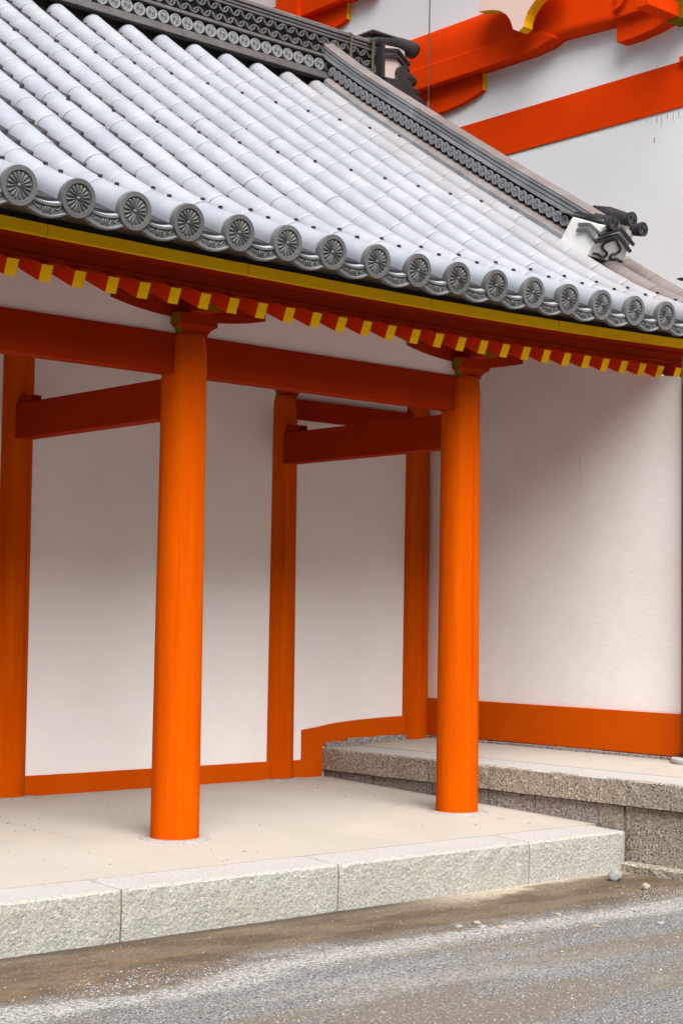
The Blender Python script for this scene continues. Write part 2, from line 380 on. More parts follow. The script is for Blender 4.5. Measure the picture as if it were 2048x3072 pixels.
cmb = column_mesh(CT+.34, .04); cmb2 = column_mesh(3.012, .04)
for x in (-4.674,-2.337, X1, X2):
    o = link('column', cmb2 if x == X2 else cmb, cor, (x-(.012 if x==X1 else 0),YB,0)); o.rotation_euler = (0,0,.4+x*1.7); o.scale = (1.06,1.06,1)
    b = MB(); b.smooth = True; disc(b, 0, 0, zf(YB-.14)-.004, .20, .012, jit=.02, seed=int(x*10)+3); b.build('base_stone', 'basering', o)
cmc = column_mesh(CT+.10, .33)
link('column', cmc, cor, (3.755,YB-.015,0)).scale = (1.06,1.06,1)
cmr = column_mesh(CT+.12, .335)
link('column', cmr, cor, (XW,-.885,0))

# beams
TB, TT = 2.722, 2.957
for a,b_ in ((-4.674,-2.337),(-2.337,X1),(X1,X2)):
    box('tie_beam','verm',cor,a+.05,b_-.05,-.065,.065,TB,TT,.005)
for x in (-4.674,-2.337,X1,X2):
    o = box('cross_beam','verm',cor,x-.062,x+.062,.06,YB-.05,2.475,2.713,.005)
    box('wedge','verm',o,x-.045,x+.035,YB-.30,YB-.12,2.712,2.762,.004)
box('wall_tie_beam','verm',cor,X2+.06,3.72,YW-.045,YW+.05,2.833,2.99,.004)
# bearing block + boat shaped arm + beam nose
def bracket(x, y, zoff=0, arm=True, nose=True):
    z = 2.952+zoff; s = .138
    m = MB(); rows = []
    for zz, q in ((0,.69),(.012,.70),(.03,.76),(.045,.86),(.058,1.0),(.125,1.0)):
        rows.append([(x-s*q,y-s*q,z+zz),(x+s*q,y-s*q,z+zz),(x+s*q,y+s*q,z+zz),(x-s*q,y+s*q,z+zz)])
    m.rings(rows)
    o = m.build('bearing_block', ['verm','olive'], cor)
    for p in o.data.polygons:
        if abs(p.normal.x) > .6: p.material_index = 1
    if arm:
        pts = []; L_ = .56; zt = z+.215; zb = z+.10
        for i in range(17):
            u = -1+2*i/16; pts.append((x+L_*u, zb+.062*abs(u)**2.2))
        pts += [(x+L_, zt),(x-L_, zt)]
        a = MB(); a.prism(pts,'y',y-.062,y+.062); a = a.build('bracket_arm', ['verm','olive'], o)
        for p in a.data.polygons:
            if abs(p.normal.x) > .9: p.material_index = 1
    if nose:
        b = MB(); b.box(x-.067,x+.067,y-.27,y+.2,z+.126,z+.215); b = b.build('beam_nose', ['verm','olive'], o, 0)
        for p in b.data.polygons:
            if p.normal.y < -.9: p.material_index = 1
for x in (-4.674,-2.337,X1,X2): bracket(x,0)
bracket(X2,YB,.052,arm=False,nose=False)

# roof shape ------------------------------------------------------------
PY = [-1.02,-.90,-.615,.645,1.975,3.25,3.6]
PZ = [3.425,3.475,3.600,4.375,5.262,6.150,6.42]
def interp(xs, ys, x):
    # Catmull-Rom / Hermite
    n = len(xs)
    if x <= xs[0]: k = 0
    elif x >= xs[-1]: k = n-2
    else: k = max(i for i in range(n-1) if xs[i] <= x)
    def sl(i):
        if i == 0: return (ys[1]-ys[0])/(xs[1]-xs[0])
        if i == n-1: return (ys[-1]-ys[-2])/(xs[-1]-xs[-2])
        a = (ys[i]-ys[i-1])/(xs[i]-xs[i-1]); b = (ys[i+1]-ys[i])/(xs[i+1]-xs[i])
        wa = xs[i+1]-xs[i]; wb = xs[i]-xs[i-1]
        return (a*wa+b*wb)/(wa+wb)
    h = xs[k+1]-xs[k]; t = (x-xs[k])/h
    m0, m1 = sl(k), sl(k+1)
    if x < xs[0]: return ys[0]+m0*(x-xs[0])
    return (2*t**3-3*t*t+1)*ys[k]+(t**3-2*t*t+t)*h*m0+(-2*t**3+3*t*t)*ys[k+1]+(t**3-t*t)*h*m1
def zc(y): return interp(PY,PZ,y)            # crest line of the round tiles
def lift(x): return .055*(max(0,x-.9)/3)**2 + .012*(max(0,.2-x)/2)**2
def crest(x,y): return zc(y)+lift(x)*max(0,1-max(0,y+.9)/3.6)

# rafters --------------------------------------------------------------
RP = (.589+1.467)/10
rx0 = .589
def raft_mesh(l):
    top = [(-.522,3.113),(-.30,3.213),(-.07,3.335),(.9,3.83)]
    bot = [(-.486,3.030),(-.30,3.118),(-.07,3.238),(.9,3.733)]
    m = MB(); m.prism([(p[0],p[1]+l) for p in bot]+[(p[0],p[1]+l) for p in reversed(top)],'x',-.034,.034)
    o = m.build('rafter', ['vermhall','yellow'], cor, 0)  # brighter hall red stands in for bounced light on the rafter sides
    for p in o.data.polygons:
        if p.normal.y < -.7 and p.center.y < -.45: p.material_index = 1
    return o
k0 = int((rx0+3.6)/RP)
for k in range(-k0, 20):
    x = rx0+RP*k; l = lift(x)*.9 + (random.uniform(-.002,.002))
    o = raft_mesh(l); o.location = (x+random.uniform(-.003,.003),0,0)
# soffit boards
m = MB(); xs = [-4.0+.4*i for i in range(23)]
R1 = []
for x in xs:
    l = lift(x)*.9
    R1.append([(x,-.46,3.146+l),(x,-.30,3.2165+l),(x,-.07,3.339+l),(x,.9,3.834+l),(x,.9,3.86+l),(x,-.07,3.365+l),(x,-.30,3.245+l),(x,-.46,3.172+l)])
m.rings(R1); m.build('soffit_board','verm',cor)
def strip(name, m_, y0,y1, z0,z1, x0=-4.0, x1=4.55, joints=(), lf=1.0, jag=0, seed=1):
    m = MB(); js = [x0]+[j for j in joints]+[x1]; rr = random.Random(seed)
    for a,b_ in zip(js[:-1],js[1:]):
        n = max(2,int((b_-a)/.12)); R_ = []
        for i in range(n+1):
            x = a+.003+(b_-a-.006)*i/n; l = lift(x)*lf
            R_.append([(x,y0,z0+l),(x,y1,z0+l),(x,y1,z1+l),(x,y0,z1+l+rr.uniform(-jag,jag))])
        m.rings(R_)
    return m.build(name, m_, cor)
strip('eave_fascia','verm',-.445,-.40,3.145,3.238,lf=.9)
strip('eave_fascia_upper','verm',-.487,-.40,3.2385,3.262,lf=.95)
strip('yellow_eave_board','yellow',-.525,-.40,3.2625,3.325,joints=(-3.6,-2.5,-1.27,.06,1.53,2.75,3.65),jag=.0015)
strip('tile_batten','darkwood',-.50,-.42,3.3255,3.42)
# purlin and frieze wall above tie beam
strip('purlin','verm',-.058,.058,3.20,3.33,x1=3.80,lf=.6)
for a,b_ in ((-4.674,-2.337),(-2.337,X1),(X1,X2)):
    box('frieze_panel','plaster',cor,a+.001,b_-.001,-.045,.045,TT-.01,3.235)
# yellow closing boards between the rafters above each arm
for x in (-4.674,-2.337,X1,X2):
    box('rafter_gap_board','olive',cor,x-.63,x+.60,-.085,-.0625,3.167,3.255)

# walls ----------------------------------------------------------------
wz = 4.15
for a,b_ in ((-6,-4.674),(-4.674,-2.337),(-2.337,X1),(X1,X2)):
    box('plaster_wall','plaster',cor,a,b_-.0005,YW,YW+.14,.05,wz)
    m = MB(); x0,x1 = a+.10,b_-.10
    m.add([(x0,YW-.018,.050),(x1,YW-.018,.050),(x1,YW+.02,.050),(x0,YW+.02,.050),(x0,YW-.018,.200),(x1,YW-.018,.200),(x1,YW+.02,.200),(x0,YW+.02,.200)],
          [(0,3,2,1),(4,5,6,7),(0,1,5,4),(1,2,6,5),(2,3,7,6),(3,0,4,7)])
    m.build('baseboard','vermboard',cor,.003)
m = MB(); r_ = random.Random(12); xx = -6
while xx < 2.75:
    l = r_.uniform(.2,.5); x2 = min(xx+l,2.76); m.box(xx,x2-.003,YW-.028-r_.uniform(0,.006),YW+.03,-.02,.049); xx = x2
m.build('footing_stone','granitegrey',cor,.004)
box('plaster_wall','plaster',cor,X2+.0005,XW-.001,YW,YW+.14,.05,wz)
# curved baseboard stepping up on to the terrace
arc = [(2.546,.427),(2.60,.4345),(2.704,.446),(2.80,.460),(2.90,.472),(3.05,.484),(3.23,.493),(3.45,.502),(3.69,.508)]
bot = [(3.69,.360),(3.45,.350),(3.25,.343),(3.05,.334),(2.90,.321),(2.80,.309),(2.752,.302)]
m = MB(); m.prism([(2.44,.050),(2.752,.050)]+bot[::-1]+arc[::-1]+[(2.546,.198),(2.44,.198)],'y',YW-.018,YW+.02)
m.build('stepped_baseboard','vermboard',cor,.003)
# end wall towards the hall
m = MB(); m.prism([(-.95,.33),(2.1,.33),(2.1,4.32),(.9,3.765),(-.07,3.27),(-.30,3.155),(-.45,3.10),(-.60,3.078),(-.745,3.052),(-.95,3.02)],'x',XW,XW+.15); m.build('end_wall','plaster',cor)
box('end_baseboard','vermboard',cor,XW-.030,XW+.02,-.737,1.895,.350,.650,.004)
box('frieze_panel','plaster',cor,X2+.0005,XW-.003,YW+.001,YW+.139,wz+.001,wz+.2)

# hairline crack and weather marks in the plaster
def mark(name, x, pts, w, parent, m_='crack', loc=None):
    m = MB(); r = random.Random(len(pts)*31+int(pts[0][1]*100)); q = []
    for a,b_ in zip(pts[:-1],pts[1:]):
        for i in range(6): q.append((a[0]+(b_[0]-a[0])*i/6+r.uniform(-.003,.003), a[1]+(b_[1]-a[1])*i/6))
    q.append(pts[-1])
    for i,(a,b_) in enumerate(zip(q[:-1],q[1:])):
        wa = w*(.4+.6*math.sin(PI*(i+.5)/len(q)))
        m.add([(x,a[0]-wa,a[1]),(x,a[0]+wa,a[1]),(x,b_[0]+wa,b_[1]),(x,b_[0]-wa,b_[1])],[(0,1,2,3)])
    o = m.build(name,m_,parent,recalc=False)
    return o
mark('plaster_crack', XW-.0015, [(.257,2.60),(.252,2.54),(.246,2.47),(.238,2.40),(.240,2.32)], .0012, cor)
# solid roof body under the tiles
m = MB(); prof_n = 22; ys = [-.86+(3.55+.86)*i/prof_n for i in range(prof_n+1)]
R_ = []
xs = [-4.4+.5*i for i in range(18)]+[4.56]
for x in xs:
    top = [(x,y,crest(x,y)-.125) for y in ys]
    l = lift(x)*.95
    bt = [(x,3.55,5.3),(x,1.0,3.905+l),(x,-.07,3.372+l),(x,-.42,3.20+l+.03),(x,-.42,3.415+l-.03),(x,-.515,3.36+l),(x,-.84,3.315+l)]
    R_.append(top+bt)
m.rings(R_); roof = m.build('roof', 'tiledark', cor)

# round tile rows --------------------------------------------------------
PITCH, XT0 = .3395, -1.9977
RT = .0925
# arc length table along the crest
NS = 1200; tab = [(-.93+ 4.6*i/NS) for i in range(NS+1)]
arcl = [0.]
for a,b_ in zip(tab[:-1],tab[1:]): arcl.append(arcl[-1]+math.hypot(b_-a, zc(b_)-zc(a)))
def y_at(s):
    if s <= 0: return tab[0]+s*.9
    import bisect
    i = min(bisect.bisect(arcl, s), NS); t = (s-arcl[i-1])/(arcl[i]-arcl[i-1]); return tab[i-1]+t*(tab[i]-tab[i-1])
def s_of(y):
    i = min(range(0,NS+1,1), key=lambda k: abs(tab[k]-y)); return arcl[i]
S_end = s_of(3.27)
TL = .3125
def tile_row(k, s_top=None, m_='tile', rough_old=0):
    x = XT0+PITCH*k; rr = random.Random(k*13+5)
    m = MB(); m.smooth = True
    s = .035; first = True
    top = s_top or S_end
    idx = 0
    while s < top:
        ln = TL if not first else .345
        e = min(s+ln, top)
        jx = rr.uniform(-.003,.003); jr = rr.uniform(-.0012,.0012); tw = rr.uniform(-.0025,.0025)
        stations = [(0,.985),(.006,1.0),(.10,1.006),(.5,1.0),(.93,.992),(.992,.985),(1.0,.955)]
        if first: stations = [(0,1.10),(.05,1.075),(.13,1.03),(.3,1.0),(.9,.985),(.99,.97),(1.0,.93)]
        rings = []
        for u, q in stations:
            ss = s+(e-s)*u; y = y_at(ss); y2 = y_at(ss+.01)
            z = crest(x,y); dz = crest(x,y2)-z; dy = y2-y; L_ = math.hypot(dy,dz); ny, nz = -dz/L_, dy/L_
            R = (RT+jr)*q
            cy, cz = y-ny*RT, z-nz*RT
            ring = []
            for a in range(15):
                th = PI*a/14; c, s_ = math.cos(th), math.sin(th)
                ring.append((x+jx+tw*(u-.5)*2+R*c, cy+ny*R*s_, cz+nz*R*s_))
            ring = [(ring[0][0], ring[0][1]-ny*.02, ring[0][2]-nz*.02)]+ring+[(ring[-1][0], ring[-1][1]-ny*.02, ring[-1][2]-nz*.02)]
            rings.append(ring)
        # lower end edge (thickness)
        m.rings(rings, closed=False)
        m.smooth = False
        r0 = rings[0]; y = y_at(s); inner = [(x+jx+(p[0]-x-jx)*.86, p[1]+.004, p[2]-.012) for p in r0]
        m.rings([inner, r0], closed=False); m.smooth = True
        # nails
        if idx in (0,1) or (idx-1)%5 == 0:
            pos = [.93] if idx == 0 else [.30] if idx == 1 else [.5]
            if idx == 0: pos = [.55,]
            if idx == 1: pos = [.06]
            for u in pos:
                ss = s+(e-s)*u; y = y_at(ss); z = crest(x,y)
                m.cur = 1; m.smooth = False; m.box(x+jx-.010,x+jx+.010,y-.008,y+.008,z-.01,z+.014); m.cur = 0; m.smooth = True
        s = e+.0015; idx += 1; first = False
    return m.build('round_tile_row', [m_,'nail'], roof, recalc=False)
s_kud = s_of(.30)
for k in range(-5, 20):
    if k <= 15: tile_row(k, None, 'tile')
    elif k <= 17: tile_row(k, None, 'tilemid')
    elif k == 18: tile_row(k, s_kud, 'tileold')
    else: tile_row(k, None, 'tileold')

# pan tiles: stepped concave strips between rows, one mesh per gap
def pan_row(k):
    xc = XT0+PITCH*(k+.5); W = PITCH/2-.06; m = MB(); m.smooth = False; rr = random.Random(k)
    s = .34; i = 0
    while s < S_end:
        e = min(s+TL*.55, S_end); rings = []
        for u in (0,1):
            ss = s+(e-s)*u; y = y_at(ss); zb = crest(xc,y)-.098-(.0 if u==0 else .020)
            rings.append([(xc+W*q, y, zb+.028*q*q+.0) for q in (-1,-.6,-.25,0,.25,.6,1)])
        edge = [(p[0],p[1]+.001,p[2]-.018) for p in rings[0]]
        m.rings([edge]+rings, closed=False); s = e; i += 1
    return m.build('pan_tile_row', 'tiledark', roof, recalc=False)  # near-black colour carries the shade between the round rows
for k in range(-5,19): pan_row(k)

# chrysanthemum end discs ------------------------------------------------
def disc_mesh(name, R=.1, petals=16, n=48, depth=.05, m_='tileface'):
    """disc in the XZ plane facing -Y, centre at origin"""
    m = MB(); m.smooth = False
    def ring(r, y, q=n): return [(r*math.cos(2*PI*k/q), y, r*math.sin(2*PI*k/q)) for k in range(q)]
    m.smooth = True
    m.rings([ring(R*.97,depth), ring(R,.004)], cap=False)
    m.smooth = False
    m.rings([ring(R,.004), ring(R*.985,0), ring(R*.755,0), ring(R*.735,.10*R), ring(R*.02,.12*R)], cap=False)
    m.smooth = True
    for p in range(petals):
        a = 2*PI*(p+.5)/petals; ca, sa = math.cos(a), math.sin(a); rows = []
        for i,(t,w,h) in enumerate(((.09,.012,.03),(.20,.028,.075),(.38,.052,.09),(.54,.078,.10),(.63,.078,.09),(.69,.052,.06),(.715,.012,.02))):
            row = []
            for q in (-1,-.6,0,.6,1):
                rr_ = R*t; wx = R*w*q; hh = R*(.115-h*(1-q*q)*1.25)
                row.append((rr_*ca-wx*sa, hh, rr_*sa+wx*ca))
            rows.append(row)
        m.rings(rows, closed=False)
    # hub
    rows = [[(R*r_*math.cos(2*PI*k/12), y_*R, R*r_*math.sin(2*PI*k/12)) for k in range(12)] for r_,y_ in ((.11,.11),(.105,.05),(.07,.015),(.01,.0))]
    m.rings(rows, cap=False)
    o = m.build(name, m_, None, recalc=True)
    me = o.data; bpy.data.objects.remove(o); return me
dm = disc_mesh('eave_disc')
dk = random.Random(5)
for k in range(-5,19):
    x = XT0+PITCH*k; z = 3.382+lift(x)
    o = link('eave_disc', dm, roof, (x+dk.uniform(-.004,.004), -.905, z+dk.uniform(-.002,.002))); o.rotation_euler = (rad(9),dk.uniform(-PI/16,PI/16)*.25,0)

# eave pan ends with scroll ornament -------------------------------------
def karakusa_mesh():
    m = MB(); W = .118; D0 = 0.0
    def zarc(u, base, sag): return base-sag*(1-u*u)
    us = [-1+2*i/12 for i in range(13)]
    m.smooth = False
    # hanging front plate, z 0 = its top edge at the middle
    R_ = []
    for u in us:
        zt = .030*u*u; zb = zt-.068+.006*u*u
        R_.append([(W*u,0,zb),(W*u,0,zb+.010),(W*u,.006,zb+.013),(W*u,.006,zt-.010),(W*u,-.002,zt-.008),(W*u,-.002,zt),(W*u,.03,zt+.002),(W*u,.03,zb)])
    m.rings(R_)
    # pan tops, three set-back courses
    for i,(y0,zz) in enumerate(((-.004,.004),(.075,.040),(.155,.078))):
        R_ = []
        for u in us:
            zt = zz+.030*u*u
            R_.append([(W*u*1.02,y0,zt-.013),(W*u*1.02,y0,zt),(W*u*1.02,y0+.16,zt+.075),(W*u*1.02,y0+.16,zt+.05)])
        m.rings(R_)
    # ornament
    m.smooth = True; m.cur = 1
    def P(x,z): return (x,.002,z)
    for dx,s_ in ((0,1),(-.009,.9),(.009,.9)):
        m.tube([(dx*1.0,.003,-.047),(dx*1.9,-.001,-.034),(dx*1.6,-.001,-.022),(dx*.8,.003,-.012)],[.0015,.0048,.0045,.0012],6)
    for sx in (-1,1):
        z0 = .004
        c1 = [(.010,-.045),(.022,-.044),(.030,-.034),(.036,-.024),(.044,-.021),(.050,-.028),(.047,-.036),(.041,-.033)]
        c2 = [(.050,-.028),(.060,-.034),(.068,-.028),(.072,-.019),(.079,-.015),(.084,-.021),(.080,-.027)]
        for c in (c1,c2): m.tube([(sx*a,.003,b_+.028*(a/W)**2) for a,b_ in c],[.003]*(len(c)-1)+[.0045],6)
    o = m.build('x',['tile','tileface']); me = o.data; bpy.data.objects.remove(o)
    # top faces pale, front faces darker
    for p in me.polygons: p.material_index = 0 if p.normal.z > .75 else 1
    return me
km = karakusa_mesh()
for k in range(-5,18):
    x = XT0+PITCH*(k+.5)
    o = link('eave_pan_end', km, roof, (x,-.885,3.329+lift(x))); 

# main ridge ---------------------------------------------------------------
RYF = 2.80
ridge = thing('main_ridge','', '')
for q in ('label','category'):
    if q in ridge: del ridge[q]
ridge.parent = cor; ridge.location = (.2662,.3700,-.0605); ridge.scale = (1.0465,)*3
def rbox(name, m_, x0,x1,y0,y1,z0,z1, seg=.42, gap=.0015, seed=0, bevel=.003, par=None, jz=.001):
    m = MB(); r = random.Random(seed); x = x0
    while x < x1-.01:
        e = min(x+seg, x1); dz = r.uniform(-jz,jz); m.box(x+gap/2,e-gap/2,y0+r.uniform(-.001,.001),y1,z0+dz,z1+dz); x = e
    return m.build(name, m_, par or ridge, bevel)
XR0, XR1 = -4.4, 4.08
rbox('ridge_core','darkwood',XR0,XR1+.02,RYF+.03,RYF+.55,5.6,6.44,seg=20)
rbox('ridge_course','ridgegrey',XR0,3.58,RYF-.055,RYF+.05,5.972,6.005,seed=1)
rbox('ridge_course','ridgegrey',XR0,3.58,RYF-.018,RYF+.05,6.018,6.046,seed=2)
rbox('ridge_course','ridgegrey',XR0,XR1,RYF-.015,RYF+.05,6.176,6.202,seed=3)
rbox('ridge_course','ridgegrey',XR0,XR1,RYF-.012,RYF+.05,6.366,6.388,seed=4)
rbox('ridge_course','ridgegrey',XR0,XR1,RYF-.022,RYF+.05,6.393,6.415,seed=5)
rbox('ridge_course','ridgegrey',XR0,XR1,RYF-.034,RYF+.56,6.420,6.441,seed=6)
rbox('ridge_cap','tileold',XR0,XR1,RYF-.03,RYF+.56,6.4415,6.456,seed=7,seg=.3)
dsm = disc_mesh('ridge_disc', R=.0535, n=32, depth=.04, m_='ridgelight')
for k in range(-40,47): 
    x = 1.509+.1176*(k-25)
    if .4 < x < 3.55: link('ridge_disc', dsm, ridge, (x, RYF+.002, 6.111))
# interlocking wave tiles: arcs opening up and down
def wave_mesh():
    m = MB(); m.smooth = True; r = .043; t = .011
    def arc(cx, cz, sgn, leg, y0, y1):
        pts_o = []; pts_i = []
        N_ = 14
        for i in range(N_+1):
            a = PI*i/N_
            pts_o.append((cx-(r+t/2)*math.cos(a), cz+sgn*(r+t/2)*math.sin(a))); pts_i.append((cx-(r-t/2)*math.cos(a), cz+sgn*(r-t/2)*math.sin(a)))
        pts_o = [(pts_o[0][0],cz-sgn*leg)]+pts_o+[(pts_o[-1][0],cz-sgn*leg)]
        pts_i = [(pts_i[0][0],cz-sgn*leg)]+pts_i+[(pts_i[-1][0],cz-sgn*leg)]
        rings = [[(o[0],y0,o[1]),(o[0],y1,o[1]),(i_[0],y1,i_[1]),(i_[0],y0,i_[1])] for o,i_ in zip(pts_o,pts_i)]
        sm = m.smooth; m.smooth = False; m.rings(rings); m.smooth = sm
    arc(0, .016, -1, .006, -.014, .028)
    arc(.0500, -.014, 1, .006, -.006, .028)
    o = m.build('x','tileface'); me = o.data; bpy.data.objects.remove(o); return me
wm = wave_mesh()
for row,(zz,off) in enumerate(((6.243,0),(6.325,.05))):
    for k in range(0,30):
        x = 4.03-.1176*k-off
        if x > 1.15: link('wave_tile', wm, ridge, (x, RYF, zz))
for x in (1.9,3.72,3.98):
    m = MB(); pth = [(x,RYF-.042,6.05),(x-.004,RYF-.042,6.30),(x+.0,RYF-.05,6.44),(x,RYF-.03,6.462),(x,RYF+.3,6.47)]
    m.rings([[(p[0]-.014,p[1],p[2]),(p[0]+.014,p[1],p[2]),(p[0]+.014,p[1]+.003,p[2]+.003),(p[0]-.014,p[1]+.003,p[2]+.003)] for p in (pth if x>2 else pth[2:])])
    m.build('strap','strap',ridge)
# ridge end ornament
def poly_plate(name, pts, y0, y1, m_, par, bevel=.003):
    m = MB(); m.prism(pts,'y',y0,y1); return m.build(name,m_,par,bevel)
YE = 2.72
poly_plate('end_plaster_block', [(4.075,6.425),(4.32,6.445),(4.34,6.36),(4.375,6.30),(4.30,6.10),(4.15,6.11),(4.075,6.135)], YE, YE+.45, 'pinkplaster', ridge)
poly_plate('end_plaster_frame', [(4.040,6.43),(4.073,6.43),(4.073,6.12),(4.040,6.115)], YE-.02, YE+.47, 'tiledark', ridge)
for dz,dx in ((0,0),(-.058,-.006)):
    a = [(4.074,6.388),(4.228,6.420),(4.375,6.325),(4.375,6.297),(4.232,6.390),(4.074,6.362)]
    poly_plate('chevron_trim', [(p[0]+dx*(p[0]>4.1),p[1]+dz) for p in a], YE-.03, YE+.48, 'tiledark', ridge, .002)
m = MB(); m.smooth = True
m.tube([(3.93,YE+.10,6.425),(4.05,YE+.08,6.475),(4.20,YE+.05,6.492),(4.36,YE+.03,6.482),(4.44,YE+.02,6.468),(4.475,YE+.02,6.455)],[.05,.062,.062,.068,.078,.070],16)
m.build('crest_tile','tiledark',ridge)
m = MB(); m.smooth = True
m.tube([(3.93,YE+.38,6.425),(4.05,YE+.38,6.475),(4.20,YE+.38,6.492),(4.40,YE+.38,6.482)],[.05,.062,.062,.07],16)
m.build('crest_tile','tiledark',ridge)
box('cap_slate','tileold',ridge,3.93,4.26,YE-.01,YE+.5,6.522,6.532,.002)
fin = [(4.06,6.12),(4.17,6.125),(4.20,6.13),(4.212,6.17),(4.205,6.20),(4.225,6.245),(4.262,6.272),(4.30,6.275),(4.328,6.245),(4.33,6.20),(4.318,6.165),(4.345,6.155),(4.372,6.15),(4.382,6.12),(4.382,6.10),(4.42,6.085),(4.432,6.05),(4.425,6.01),(4.40,5.95),(4.10,5.95)]
poly_plate('fin_tile', fin, YE-.045, YE+.03, 'tiledark', ridge, .006)
for (x,z,r) in ((4.272,6.215,.056),(4.33,6.11,.042),(4.375,6.02,.060)):
    m = MB(); m.smooth = True; m.tube([(x-.02,YE+.012,z+.004),(x+.10,YE+.03,z-.012),(x+.19,YE+.045,z-.035),(x+.205,YE+.05,z-.04)],[r*.9,r,r*1.02,r*.85],16); m.build('verge_roll_tile','tiledark',ridge)
for ob in list(ridge.children):
    pass

# descending ridge ---------------------------------------------------------
desc = bpy.data.objects.new('descending_ridge', None); COL.objects.link(desc); desc.parent = cor
def follow(name, m_, prof, y0, y1, step=.12, seg=.36, gap=.002, jit=.001, seed=0, par=desc, bevel=0):
    """profile (x, height above crest) swept along the roof slope in tile-length pieces"""
    m = MB(); r = random.Random(seed); y = y0
    while y < y1-.01:
        e = min(y+seg, y1); d = r.uniform(-jit,jit); R_ = []
        n = max(2,int((e-y)/step))
        for i in range(n+1):
            yy = y+gap/2+(e-y-gap)*i/n
            R_.append([(px+d, yy-ph*.35, crest(3.9,yy)+ph+d) for px,ph in prof])
        m.rings(R_); y = e
    return m.build(name, m_, par, bevel)
YD0, YD1 = .20, 3.30
K0 = 3.835
follow('ridge_bed','tileold',[(K0,-.03),(K0,.028),(K0+.05,.060),(K0+.30,.060),(K0+.33,-.03)],YD0+.06,3.25,seed=1)
follow('ridge_edge_course','ridgelight',[(K0-.012,-.02),(K0-.012,.022),(K0+.012,.031),(K0+.012,-.02)],YD0+.07,3.25,seed=2,seg=.30)
follow('ridge_core','darkwood',[(K0+.07,.03),(K0+.07,.27),(K0+.22,.27),(K0+.22,.03)],YD0,3.3,seed=3)
follow('side_course','ridgelight',[(K0+.025,.168),(K0+.025,.196),(K0+.24,.196),(K0+.24,.168)],YD0,3.42,seed=4,seg=.33)
follow('side_course','ridgelight',[(K0+.033,.203),(K0+.033,.229),(K0+.24,.229),(K0+.24,.203)],YD0,3.45,seed=5,seg=.33)
follow('side_course','ridgelight',[(K0+.028,.236),(K0+.028,.264),(K0+.24,.264),(K0+.24,.236)],YD0,3.5,seed=6,seg=.33)
follow('ridge_cap','tileold',[(K0+.026,.2645),(K0+.045,.275),(K0+.13,.292),(K0+.215,.275),(K0+.24,.2645)],YD0-.02,3.52,seed=7,seg=.45)
dsk = disc_mesh('side_disc', R=.0425, n=28, depth=.03, m_='ridgelight')
for k in range(41):
    y = .30+.0731*k
    z = crest(3.9,y)+.112; y2 = y-.112*.35
    sl = math.atan2(zc(y+.05)-zc(y-.05), .1)
    o = link('side_disc', dsk, desc, (K0+.026, y2, z)); o.rotation_euler = (0,0,0)
    # face towards -X : rotate disc facing -Y by -90 deg about Z
    o.rotation_euler = (0, 0, -PI/2)

# lower end ornament (oni end) of the descending ridge
oni = bpy.data.objects.new('ridge_end_ornament', None); COL.objects.link(oni); oni.parent = cor
YF_B, YF_T = .137, -.014
def quadblock(name, m_, P, par, bevel=.003):
    m = MB(); m.add(P, [(0,3,2,1),(4,5,6,7),(0,1,5,4),(1,2,6,5),(2,3,7,6),(3,0,4,7)]); return m.build(name,m_,par,bevel)
# body: leaning box, front face leans outward at the top
xl, xr_ = 3.82, 4.225
m = MB()
side = [(.40,4.20),(.137,4.068),(-.012,4.268),(.165,4.362),(.40,4.46)]
m.prism(side,'x',xl,xl+.02)
side2 = side
m2 = MB()
def leanP(x,t,out=0): # t 0 bottom..1 top of the front face
    y = YF_B+(YF_T-YF_B)*t - out*.8; z = 4.068+(4.268-4.068)*t - out*.55; return (x,y,z)
fr = [leanP(xl,0),leanP(xr_+.01,0),leanP(4.185,1.0),(4.04,-.02,4.338),leanP(xl,1)]
bk = [(p[0],p[1]+.30,p[2]+.12) for p in fr]
m2.rings([fr,bk]); m2.build('white_block','oniwhite',oni,.003)
def band_path(name, pts, w, t, m_, par, nrm):
    """flat strip of width w along pts (list of Vector), raised by t along nrm"""
    m = MB(); P = [Vector(p) for p in pts]; N_ = Vector(nrm).normalized(); R_ = []
    for i,p in enumerate(P):
        d = (P[min(i+1,len(P)-1)]-P[max(i-1,0)]).normalized(); s_ = d.cross(N_).normalized()*w/2
        R_.append([tuple(p-s_),tuple(p+s_),tuple(p+s_+N_*t),tuple(p-s_+N_*t)])
    m.rings(R_); return m.build(name,m_,par,.0015)
nF = (0,-.8,-.6)
def FP(x, z):   # point on the leaning front face from x and height
    t = (z-4.068)/.2; return (x, YF_B+(YF_T-YF_B)*t, z)
for dz in (0,-.052):
    band_path('chevron_trim',[(xl-.002,.215+dz*-.3,4.318+dz*.80),(xl-.002,.105-dz*.5,4.303+dz*.85),(xl-.002,.022-dz*.7,4.226+dz)],.024,.018,'tileface',oni,(-1,0,0))
band_path('chevron_trim',[FP(*p) for p in ((3.815,4.212),(3.906,4.247),(4.005,4.282),(4.091,4.255),(4.229,4.206))],.026,.022,'tiledark',oni,nF)
band_path('chevron_trim',[FP(*p) for p in ((3.815,4.165),(3.91,4.202),(4.008,4.240),(4.094,4.213),(4.233,4.160))],.026,.022,'tiledark',oni,nF)
om = [(3.862,4.092),(3.914,4.095),(3.958,4.084),(3.999,4.083),(4.016,4.099),(4.003,4.117),(3.961,4.126),(3.925,4.139),(3.916,4.159),(3.931,4.177),(3.967,4.192),(4.004,4.205),(4.029,4.210),(4.050,4.197),(4.079,4.181),(4.119,4.164),(4.131,4.142),(4.105,4.123),(4.063,4.110),(4.055,4.094),(4.085,4.082),(4.122,4.087),(4.148,4.092),(4.188,4.085),(4.212,4.084)]
m = MB(); m.smooth = True
nn = Vector(nF)
